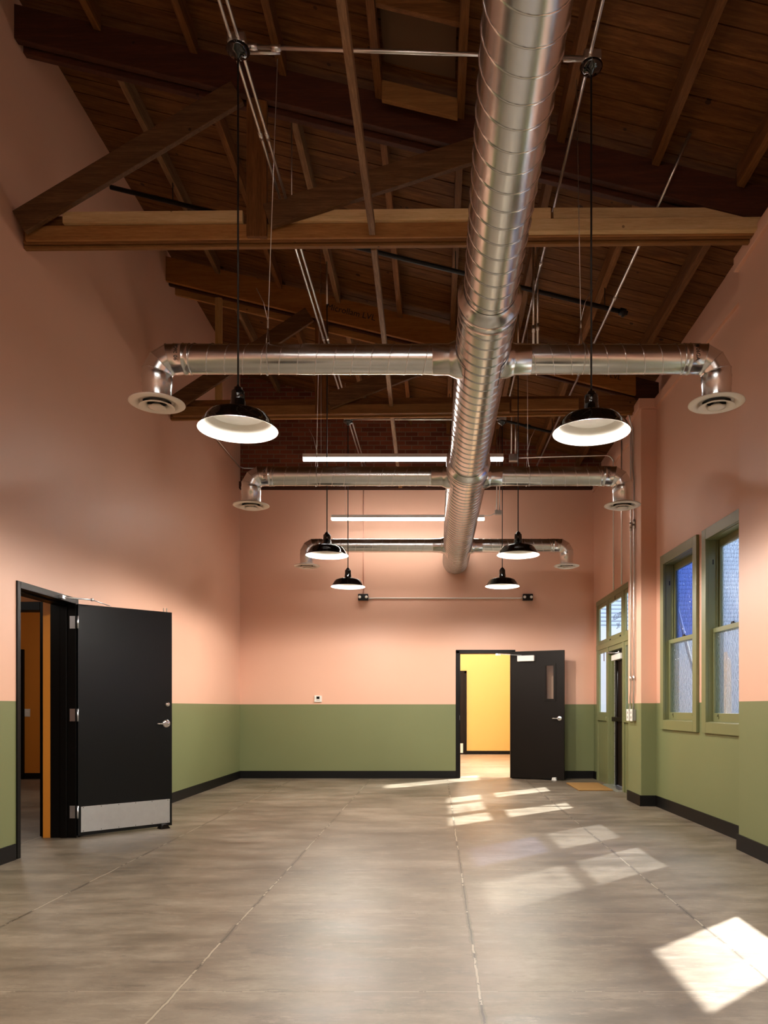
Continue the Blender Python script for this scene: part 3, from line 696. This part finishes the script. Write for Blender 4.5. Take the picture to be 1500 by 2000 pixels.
obj('duct_section', spiral((DX, 4.66, DZ), 'Y', 7.62-4.66, .183), 'galvanized', md, recalc=False)
obj('duct_section', spiral((DX, 7.74, DZ), 'Y', YF-7.74, .212, pitch=.125), 'galvanized', md, recalc=False)
obj('reducer', MB().lathe([(.157, 4.50), (.158, 4.535), (.190, 4.575), (.193, 4.58), (.190, 4.585), (.1885, 4.64), (.192, 4.645), (.188, 4.65), (.185, 4.69)], (DX, 0, DZ), 48, 'Y'), 'galvanized', md)
obj('reducer', MB().lathe([(.185, 7.58), (.186, 7.61), (.219, 7.65), (.223, 7.655), (.219, 7.66), (.2175, 7.72), (.221, 7.725), (.217, 7.73), (.214, 7.77)], (DX, 0, DZ), 48, 'Y'), 'galvanized', md)
BR = .10; EX = .13; RX = 1.97
def branch(D, side, label, mr):
    sgn = side
    xr = RX*sgn; x_in = DX + sgn*(mr-.02); x_out = xr - sgn*EX
    b = thing('branch_duct', ((x_in+x_out)/2, D, DZ-BR), label, 'branch duct', 'spiral branch ducts with round diffusers')
    a, c = sorted((x_in, x_out-sgn*.06))
    obj('duct_pipe', spiral((a, D, DZ), 'X', c-a, BR, hand=sgn if sgn > 0 else -1), 'galvanized', b, recalc=False)
    # saddle tap where the branch meets the main duct
    sd_ = MB(); n = 12
    A0, A1 = (math.radians(-48), math.radians(48))
    for k in (0,):
        rows = []
        for i in range(n+1):
            a_ = A0+(A1-A0)*i/n; x = DX + sgn*math.cos(a_)*(mr+.003); z = DZ+math.sin(a_)*(mr+.003)
            rows.append([sd_.v((x, D-.19, z)), sd_.v((x, D+.19, z))])
        for i in range(n): sd_.bm.faces.new((rows[i][0], rows[i][1], rows[i+1][1], rows[i+1][0])).smooth = True
    sd_.lathe([(BR+.032, DX+sgn*(mr*.55)), (BR+.026, DX+sgn*(mr+.0)), (BR+.012, DX+sgn*(mr+.035)), (BR+.004, DX+sgn*(mr+.05)), (BR+.004, DX+sgn*(mr+.16)), (BR+.001, DX+sgn*(mr+.163))], (0, D, DZ), 36, 'X')
    obj('saddle_tap', sd_, 'galvanized', b)
    # collar with printed gauge, then a four gore elbow
    cl_ = MB().lathe([(BR+.001, x_out-sgn*.115), (BR+.005, x_out-sgn*.11), (BR+.003, x_out-sgn*.105), (BR+.003, x_out-sgn*.07), (BR+.006, x_out-sgn*.065), (BR+.003, x_out-sgn*.06), (BR+.003, x_out)], (0, D, DZ), 36, 'X')
    obj('collar', cl_, 'galvanized', b)
    e = MB(); segs = 36; rings = []; cen = Vector((x_out, D, DZ-EX))
    angs = [0, 30, 60, 90]
    # mitred gores: ring planes through the bend centre, points on polyline tangent to the arc
    for ai, a_ in enumerate([0, 0, 30, 60, 90]):
        pass
    poly = []
    def ringat(theta):  # plane through bend centre at angle theta; the tube pieces are straight cylinders cut by it
        th = math.radians(theta); out = []
        for k in range(segs):
            ph = k*2*math.pi/segs; yy = math.cos(ph)*BR; rr = math.sin(ph)*BR
            cc = math.cos(math.radians(15))
            R_ = (EX+rr)/cc if theta not in (0, 90) else (EX+rr)
            out.append(cen + Vector((sgn*math.sin(th)*R_, yy, math.cos(th)*R_)))
        return out
    def ring15(a_): return ringat(a_)
    seq = [0, 15, 45, 75, 90]
    rings = [[e.v(p) for p in ring15(a_)] for a_ in seq]
    for i in range(len(rings)-1):
        for k in range(segs): e.bm.faces.new((rings[i][k], rings[i][(k+1) % segs], rings[i+1][(k+1) % segs], rings[i+1][k])).smooth = True
    for i in range(len(seq)): 
        if seq[i] in (15, 45, 75):
            for k in range(segs):
                ed = e.bm.edges.get((rings[i][k], rings[i][(k+1) % segs]))
                if ed: ed.smooth = False
    # seam beads on the gore joints
    for a_ in (15, 45, 75):
        pts = ringat(a_); e.tube([cen+(p-cen)*1.0+Vector((0, 0, 0)) for p in pts+[pts[0], pts[1]]], .0028, 6, cap=False)
    eo = obj('elbow', e, 'galvanized', b)
    obj('drop_collar', MB().lathe([(BR+.002, 3.535), (BR+.005, 3.52), (BR+.002, 3.505), (BR+.002, 3.46), (BR-.001, 3.455), (BR-.001, 3.345)], (xr, D, 0), 36, 'Z'), 'galvanized', b)
    # round ceiling diffuser: outer cone, ring, centre cone
    df = obj('diffuser', MB().lathe([(.095, 3.352), (.12, 3.356), (.172, 3.350), (.190, 3.343), (.192, 3.338), (.184, 3.333), (.158, 3.326), (.128, 3.338), (.118, 3.352), (.112, 3.37)], (xr, D, 0), 44), 'white_metal', b)
    obj('diffuser_ring', MB().lathe([(.122, 3.312), (.105, 3.312), (.078, 3.326), (.066, 3.340), (.066, 3.346), (.082, 3.334), (.120, 3.3155), (.122, 3.312)], (xr, D, 0), 44), 'white_metal', df)
    obj('diffuser_cone', MB().lathe([(.001, 3.304), (.045, 3.305), (.064, 3.309), (.045, 3.320), (.018, 3.342), (.001, 3.345)], (xr, D, 0), 36), 'white_metal', df)
    obj('diffuser_throat', MB().lathe([(.112, 3.37), (.001, 3.372)], (xr, D, 0), 32).box(xr-.09, xr+.09, D-.004, D+.004, 3.335, 3.345), 'black_iron', df)
    # printed gauge marking on the collar
    def place(v):
        a_ = -v.x/(BR+.0036) ; xx = x_out-sgn*.033
        ang = math.radians(-150 if 0 else 205)  # start angle towards the camera side
        ph = math.radians(15) + v.x/(BR+.004)*(-1)*1.0
        rad = BR+.0036+v.z
        return Vector((xx + v.y*1.0*(1 if sgn > 0 else -1)*-1*(-1 if sgn > 0 else 1)*-1, D-math.cos(ph)*rad, DZ+math.sin(ph)*rad)) if 0 else Vector((xx - (v.y if sgn < 0 else -v.y)*1.0, D-math.cos(ph2(v.x, sgn))*rad, DZ+math.sin(ph2(v.x, sgn))*rad))
    def ph2(x, s): return math.radians(8) + (x if s < 0 else -x)/(BR+.004)
    text_obj('90 26GA' , .036, 'ink', b, place, depth=.0003)
    return b
for D, mr, nm in ((5.41, .183, 'nearest'), (8.15, .212, 'middle'), (11.65, .212, 'farthest')):
    for sgn, side in ((-1, 'towards the tall pink wall'), (1, 'towards the window wall')):
        branch(D, sgn, '%s spiral branch duct reaching %s, with elbow and white diffuser' % (nm, side), mr)
# wire hangers on the branch ducts
def hanger(x, D, top, label, curl=1):
    mb = MB(); mb.tube([top, (x, D, DZ+BR+.13)], .0028, 6)
    for s_ in (-1, 1): mb.tube([(x, D, DZ+BR+.13)]+[(x+s_*.012, D-s_*math.sin(t_)*(BR+.006), DZ+math.cos(t_)*(BR+.006)) for t_ in [math.pi*k/10 for k in range(11)]], .0026, 6)
    mb.tube([(x, D, DZ+BR+.17), (x-.03*curl, D, DZ+BR+.30), (x-.08*curl, D, DZ+BR+.40)], .0024, 6); mb.tube([(x, D, DZ+BR+.12), (x, D, DZ+BR+.17)], .006, 8)
    obj('duct_hanger', mb, 'conduit_metal', None, label=label, category='duct hanger wire', group='thin wire hangers on branch ducts')
hanger(-1.19, 5.41, (-.97, 4.68, 5.15), 'thin wire hanger holding the nearest branch duct on the tall pink wall side', 1)
hanger(1.015, 5.41, (.985, 5.41, 5.63), 'thin wire hanger holding the nearest branch duct on the window wall side', -1)
hanger(-1.275, 8.15, (-1.225, 8.15, 6.18), 'thin wire hanger holding the middle branch duct on the tall pink wall side', 1)
hanger(.965, 8.15, (.96, 8.15, 5.65), 'thin wire hanger holding the middle branch duct on the window wall side', -1)
# ------------------------------------------------------------------ pendants
CZ = 5.16
def pendant(x, y, z, ztop, label, box=True, vis=True):
    pd_ = thing('pendant_lamp', (x, y, z), label, 'pendant lamp', 'black enamel barn pendants')
    out = [(.236, 0), (.2345, .006), (.226, .012), (.205, .045), (.186, .074), (.172, .090), (.13, .107), (.085, .118), (.055, .124)]
    obj('shade', MB().lathe(out, (x, y, z), 64), 'black_enamel', pd_)
    inn = [(.236, 0), (.232, .001), (.2225, .011), (.2015, .045), (.1825, .072), (.166, .086), (.12, .100), (.05, .108)]
    obj('reflector', MB().lathe(inn, (x, y, z), 64), 'white_enamel', pd_)
    obj('socket_neck', MB().lathe([(.06, .120), (.052, .128), (.047, .135), (.046, .165), (.042, .172), (.043, .180), (.041, .200), (.043, .206), (.040, .214), (.042, .222), (.037, .232), (.028, .238), (.024, .252), (.012, .258), (.006, .27)], (x, y, z), 32), 'black_enamel', pd_)
    obj('bulb_lens', MB().lathe([(.001, .083), (.10, .0835), (.150, .084), (.160, .089)], (x, y, z), 48), 'lamp_lens', pd_)
    obj('cord', MB().tube([(x, y, z+.25), (x, y, ztop)], .006, 8), 'black_cord', pd_)
    l = bpy.data.lights.new('lamp_light', 'SPOT'); l.energy = PENDANT_W; l.color = WARM; l.shadow_soft_size = .045; l.spot_size = math.pi; l.spot_blend = .30
    o = bpy.data.objects.new('lamp_light', l); COL.objects.link(o); o.parent = pd_; o.location = (0, 0, .028)
    return pd_
PL = [(-1.19, 4.6, 2.86, 'nearest black pendant lamp on the tall pink wall side'), (.95, 4.72, 2.885, 'nearest black pendant lamp on the window side'),
      (-1.22, 8.54, 2.885, 'middle black pendant lamp on the tall pink wall side'), (.905, 8.54, 2.89, 'middle black pendant lamp on the window side'),
      (-1.225, 10.6, 2.86, 'farthest black pendant lamp on the tall pink wall side'), (.905, 10.6, 2.865, 'farthest black pendant lamp on the window side')]
for i, (x, y, z, lb) in enumerate(PL):
    pendant(x, y, z, zc(x)-.012 if i in (2, 3) else CZ-.05, lb)
for x in (-1.19, .95):  # unseen pendants added to light the near part of the room
    for y in (.7, -2.4): pendant(x, y, 2.87, CZ-.05, 'unseen black pendant lamp added for fill light, %s row, on the %s side' % ('first' if y > 0 else 'last', 'pink wall' if x < 0 else 'window'))
for x, y in ((-1.22, 8.54), (.905, 8.54)):
    r = thing('cord_tube', (x, y, 5.8), 'thin steel tube carrying the cord of the middle pendant on the %s side' % ('tall pink wall' if x < 0 else 'window'), 'conduit tube')
    obj('tube', MB().tube([(x, y, zc(x)-.35-.28), (x, y, zc(x)-.004)], .009, 8), 'conduit_metal', r)
# junction boxes with black domed canopies
def jbox(x, y, label):
    r = thing('junction_box', (x, y, CZ), label, 'junction box', 'ceiling junction boxes above pendants')
    obj('box', MB().box(x-.052, x+.052, y-.052, y+.052, CZ-.02, CZ+.045), 'conduit_metal', r, .006)
    obj('canopy', MB().lathe([(.068, -.02), (.070, -.026), (.064, -.040), (.045, -.054), (.02, -.062), (.012, -.075), (.001, -.078)], (x, y, CZ), 36), 'black_enamel', r)
jbox(-1.19, 4.6, 'junction box with black domed canopy over the nearest pendant, tall wall side')
jbox(.95, 4.72, 'junction box with black domed canopy over the nearest pendant, window side')
jbox(-1.225, 10.6, 'junction box with black domed canopy over the farthest pendant, tall wall side')
jbox(.905, 10.6, 'junction box with black domed canopy over the farthest pendant, window side')
def conduit(pts, label, r=.0105, rad=True, couplers=(), m_='conduit_metal', cat='conduit', group=None, name='conduit_pipe'):
    mb = MB().tube(pts, r, 10)
    for c_, d_ in couplers:
        c_ = Vector(c_); d_ = Vector(d_).normalized()*.03; mb.tube([c_-d_, c_+d_], r*1.45, 10)
    return obj(name, mb, m_, None, label=label, category=cat, group=group)
G = 'steel conduits'
# lengthwise pairs
for x, off, nm in ((-1.225, .0, 'outer'), (-1.18, .035, 'inner')):
    conduit([(x+off*0, YB+.1, CZ+.018), (x, 12.9, CZ+.018)], '%s pipe of the lengthwise conduit pair above the tall wall side pendants' % nm, couplers=[((x, 3.9, CZ+.018), (0, 1, 0)), ((x, 5.35, CZ+.018), (0, 1, 0)), ((x, 8.3, CZ+.018), (0, 1, 0))])
conduit([(.935, YB+.1, CZ+.02), (.935, 10.55, CZ+.02)], 'lengthwise steel conduit above the window side pendants', couplers=[((.935, 4.1, CZ+.02), (0, 1, 0)), ((.935, 6.9, CZ+.02), (0, 1, 0))])
conduit([(-1.14, 4.62, CZ+.012), (.90, 4.70, CZ+.012)], 'steel conduit crossing the room between the two nearest junction boxes', .012, couplers=[((-.97, 4.63, CZ+.012), (1, 0, 0)), ((-1.11, 4.62, CZ+.012), (1, 0, 0))])
conduit([(-1.14, 4.68, CZ+.03), (-.955, 4.68, CZ+.03)], 'short steel strut beside the crossing conduit at the nearest junction box', .012)
conduit([(.78, 4.74, CZ+.035), (.90, 4.74, CZ+.035)], 'short steel strut at the window side nearest junction box', .012)
conduit([(-1.17, 10.6, CZ+.01), (.85, 10.6, CZ+.01)], 'steel conduit crossing between the two farthest junction boxes', .011)
conduit([(-1.19, 6.30, CZ+.02), (-1.19, 6.30, 6.29-.0)], 'thin threaded rod hanging the conduit pair just past the first truss', .005)
# isolated sloping conduit right
conduit([(1.915, 5.80, 5.535), (1.745, 6.06, 5.15), (1.73, 6.5, 5.14), (1.63, 12.9, 5.14)], 'steel conduit dropping from the roof boards and running to the far wall, window side', .012, couplers=[((1.716, 7.4, 5.14), (0, 1, 0))])
# vertical drops
conduit([(.90, 7.15, 4.45), (.90, 7.15, zc(.9)-.0)], 'vertical steel conduit behind the nearest branch duct, side nearer the main duct', couplers=[((.90, 7.15, 4.72), (0, 0, 1))])
conduit([(.94, 7.15, 4.45), (.94, 7.15, zc(.94)-.0)], 'vertical steel conduit behind the nearest branch duct, side nearer the windows', couplers=[((.94, 7.15, 4.74), (0, 0, 1))])
jb = thing('splice_box', (1.14, 11.35, 4.87), 'grey steel splice box hanging from two conduits above the middle branch duct', 'junction box')
obj('box', MB().box(1.07, 1.20, 11.31, 11.39, 4.83, 4.93), 'conduit_metal', jb, .004)
conduit([(1.105, 11.35, 4.93), (1.105, 11.35, 5.55), (1.12, 11.30, zc(1.12)-.0)], 'left vertical conduit rising from the grey splice box', .010)
conduit([(1.165, 11.35, 4.93), (1.165, 11.35, zc(1.165)-.0)], 'right vertical conduit rising from the grey splice box', .011)
c0 = Vector((2.50, 11.35, 4.82))
conduit([(1.20, 11.35, 4.885), (2.50, 11.35, 4.92)] + arc((2.50, 11.35, 4.81), .11, math.pi/2, 0, 8, (1, 0, 0), (0, 0, 1))[1:] + [(2.612, 11.35, 2.93)], 'steel conduit from the splice box, bending down the window wall to the green transom', .010)
conduit([(2.612, 10.85, zc(2.6)-.0), (2.612, 10.85, 2.93)], 'straight vertical conduit on the window wall, ending on the green transom', .0105)
# LED bars
def bar(cx, y, z, label, drops=()):
    b_ = thing('linear_light', (cx, y, z), label, 'linear light', 'suspended linear light bars')
    obj('housing', MB().box(cx-1.22, cx+1.22, y-.035, y+.035, z+.0, z+.045), 'white_metal', b_, .003)
    obj('diffuser', MB().box(cx-1.217, cx+1.217, y-.026, y+.026, z-.034, z-.0005), 'bar_diffuser', b_, .004)
    for x in (cx-1.0, cx+1.0): obj('hanger_wire', MB().tube([(x, y, z+.045), (x, y, zc(x)-.0)], .0018, 6), 'conduit_metal', b_)
bar(-.41, 9.52-.16, 4.235, 'nearer white linear light bar, glowing above the middle branch duct')
bar(-.46, 12.25, 4.215, 'farther white linear light bar, glowing in front of the far pink wall')
for k_, y_ in enumerate((1.6, -1.6)): bar(-.4, y_, 4.235, 'unseen white light bar added for fill behind the frame, %s the camera' % ('just before' if k_ else 'over'))  # extra bars out of view, added to brighten the upper walls
conduit([(1.0, 12.22, 4.33), (1.0, 12.22, 5.7)], 'vertical conduit pipe above the farther light bar, side nearer the windows', .010)
conduit([(.955, 12.22, 4.33), (.955, 12.22, 5.72)], 'vertical conduit pipe above the farther light bar, side nearer the main duct', .010)
lb_ = thing('splice_box', (.975, 12.22, 4.30), 'small steel splice box at the end of the farther light bar', 'junction box')
obj('box', MB().box(.925, 1.03, 12.19, 12.25, 4.26, 4.33), 'conduit_metal', lb_, .004)
obj('cable', MB().tube([(.925, 12.22, 4.28), (.85, 12.23, 4.25), (.5, 12.25, 4.262)], .006, 8), 'conduit_metal', lb_)
# black sprinkler pipe parallel to the roof
sp_ = thing('sprinkler_pipe', (0, 7.77, zc(0)-.36), 'black iron pipe sloping under the roof boards between the trusses', 'pipe')
zz = lambda x: zc(x)-.36
obj('pipe', MB().tube([(XL+.02, 7.77, zz(XL)), (1.93, 7.77, zz(1.93))], .022, 12), 'black_iron', sp_)
for x in (.75, 1.88): obj('coupling', MB().tube([(x-.03, 7.77, zz(x-.03)), (x+.03, 7.77, zz(x+.03))], .036, 14).tube([(x, 7.77, zz(x)), (x, 7.77, zz(x)-.05)], .014, 8), 'black_iron', sp_)
for x in (-2.67, .19, 1.70): obj('clevis_hanger', MB().tube([(x, 7.77, zz(x)), (x, 7.77, zc(x)-JD)], .005, 6), 'black_iron', sp_)
sp2 = thing('sprinkler_pipe', (1.5, 11.9, zc(1.5)-.3), 'black iron pipe sloping under the roof boards near the brick wall', 'pipe')
z2 = lambda x: zc(x)-.36
obj('pipe', MB().tube([(-.4, 11.3, z2(-.4)), (2.2, 11.3, z2(2.2))], .02, 12), 'black_iron', sp2)
obj('coupling', MB().tube([(1.3, 11.3, z2(1.3)), (1.38, 11.3, z2(1.38))], .034, 14), 'black_iron', sp2)
for x in (.19, 1.70): obj('clevis_hanger', MB().tube([(x, 11.3, z2(x)), (x, 11.3, zc(x)-JD)], .005, 6), 'black_iron', sp2)
# conduit on the left wall and its corner run
conduit([(XL+.02, 9.75, 5.22), (XL+.02, 12.85, 5.22), (XL+.08, 12.93, 5.22), (-2.95, 12.94, 5.22)], 'thin conduit along the top of the tall pink wall turning onto the brick', .010)
# conduits on the farther pier and their boxes
PX = 2.452
def pier_conduit(y, ytop, label):
    zt = 4.86; bx = 1.40
    conduit([(PX-.09, y+.10, zt+.04), (PX-.05, y+.04, zt-.03), (PX-.035, ytop, zt-.09), (PX, ytop, zt-.20), (PX, ytop, 4.2), (PX, y, 4.02), (PX, y, bx), (PX, y+.03, 1.33), (PX, y+.035, 1.17)], label, .0115,
            couplers=[((PX, y, 3.45), (0, 0, 1)), ((PX, y, 3.50), (0, 0, 1)), ((PX, y, 1.56), (0, 0, 1))])
pier_conduit(9.70, 9.70, 'steel conduit down the farther pier, the one nearer the street door')
pier_conduit(9.54, 9.60, 'steel conduit down the farther pier, the one nearer its front edge')
for y, lb, m_ in ((9.745, 'white outlet box below the pair of conduits, nearer the street door', 'white_plastic'), (9.575, 'grey outlet box below the pair of conduits, nearer the pier edge', 'gray_plastic')):
    r = thing('outlet_box', (PX, y, 1.1), lb, 'outlet box')
    obj('box', MB().box(PX-.025, 2.4715, y-.055, y+.055, 1.03, 1.17), m_, r, .004)
    fc = MB().box(PX-.031, PX-.0255, y-.06, y+.06, 1.025, 1.175); obj('cover_plate', fc, 'white_plastic', r, .002)
    obj('socket', MB().box(PX-.0325, PX-.0311, y-.015, y+.015, 1.115, 1.145).box(PX-.0325, PX-.0311, y-.015, y+.015, 1.055, 1.085), 'gray_plastic', r)
# emergency lights on the far wall
for x, lb in ((-1.235, 'black twin head emergency light on the far wall, end nearer the tall pink wall'), (1.53, 'black twin head emergency light on the far wall, above the open brown door')):
    z = 3.045
    r = thing('emergency_light', (x, YF-.03, z), lb, 'emergency light', 'emergency lights on the far wall')
    obj('housing', MB().box(x-.085, x+.085, YF-.075, YF-.001, z-.055, z+.055), 'black_satin', r, .008)
    for s_ in (-1, 1):
        obj('lamp_head', MB().lathe([(.022, 0), (.024, -.012), (.018, -.018), (.001, -.02)], (x+s_*.055, YF-.075, z), 20, 'Y'), 'white_enamel', r)
conduit([(-1.15, YF-.014, 3.03), (-1.05, YF-.012, 3.035), (1.40, YF-.012, 3.035), (1.445, YF-.02, 3.04)], 'slim painted conduit joining the two emergency lights', .011, m_='white_metal')
conduit([(-1.235, YF-.012, 3.10), (-1.235, YF-.012, 4.86)], 'slim conduit rising up the far wall from the emergency light', .008, m_='pink_paint')
# thermostat
r = thing('thermostat', (-2.0, YF, 1.33), 'small white thermostat with dark screen on the far wall, just above the green band', 'thermostat')
tx = (621.5-853)/1500*YF
obj('body', MB().box(tx-.062, tx+.062, YF-.028, YF-.001, 1.285, 1.395), 'white_plastic', r, .004)
obj('screen', MB().box(tx-.026, tx+.026, YF-.0295, YF-.0282, 1.335, 1.378), 'thermostat_screen', r)
obj('button_row', MB().box(tx-.03, tx+.03, YF-.0292, YF-.0282, 1.312, 1.318), 'gray_plastic', r)
# ------------------------------------------------------------------ outside
obj('street_ground', MB().box(2.72, 40, -30, 60, -.3, -.12), 'asphalt', None, label='grey pavement outside the windows', category='pavement', kind='structure')
obj('street_building', MB().box(11, 16, -25, 30, -.12, 7.0), 'blue_gray_stucco', None, label='blue-grey building seen through the wavy window glass', category='building', kind='structure')
sbg = thing('white_building', (7, 24, -.12), 'white building with siding seen through the street door side lights', 'building')
obj('wall', MB().box(3.3, 10.5, 24, 28, -.12, 3.7), 'white_paint', sbg); obj('siding', MB().box(3.3, 10.5, 24.02, 28, 3.7, 8.0), 'siding', sbg)
obj('garden_post', MB().prism([(4.11, -.12), (4.25, -.12), (4.22, 1.85), (4.16, 2.0)], 'Y', 11.0, 11.14), 'cream_stucco', None, .01, label='pale cream post outside, seen through the lower pane of the nearer window', category='post')
sb = thing('sign_post', (3.62, 11.62, -.12), 'dark outdoor post with slanted strut, seen through the upper pane of the farther window', 'post')
obj('pole', MB().box(3.60, 3.66, 11.6, 11.66, -.12, 2.95), 'dark_band', sb); obj('strut', MB().tube([(3.62, 11.60, 2.74), (3.62, 9.45, -.12)], .028, 8), 'dark_band', sb)
S.cycles.max_bounces = 10; S.cycles.diffuse_bounces = 5; S.cycles.transparent_max_bounces = 16; S.cycles.glossy_bounces = 5
S.cycles.sample_clamp_indirect = 4.0; S.cycles.caustics_reflective = False; S.cycles.caustics_refractive = False
S.cycles.use_denoising = True
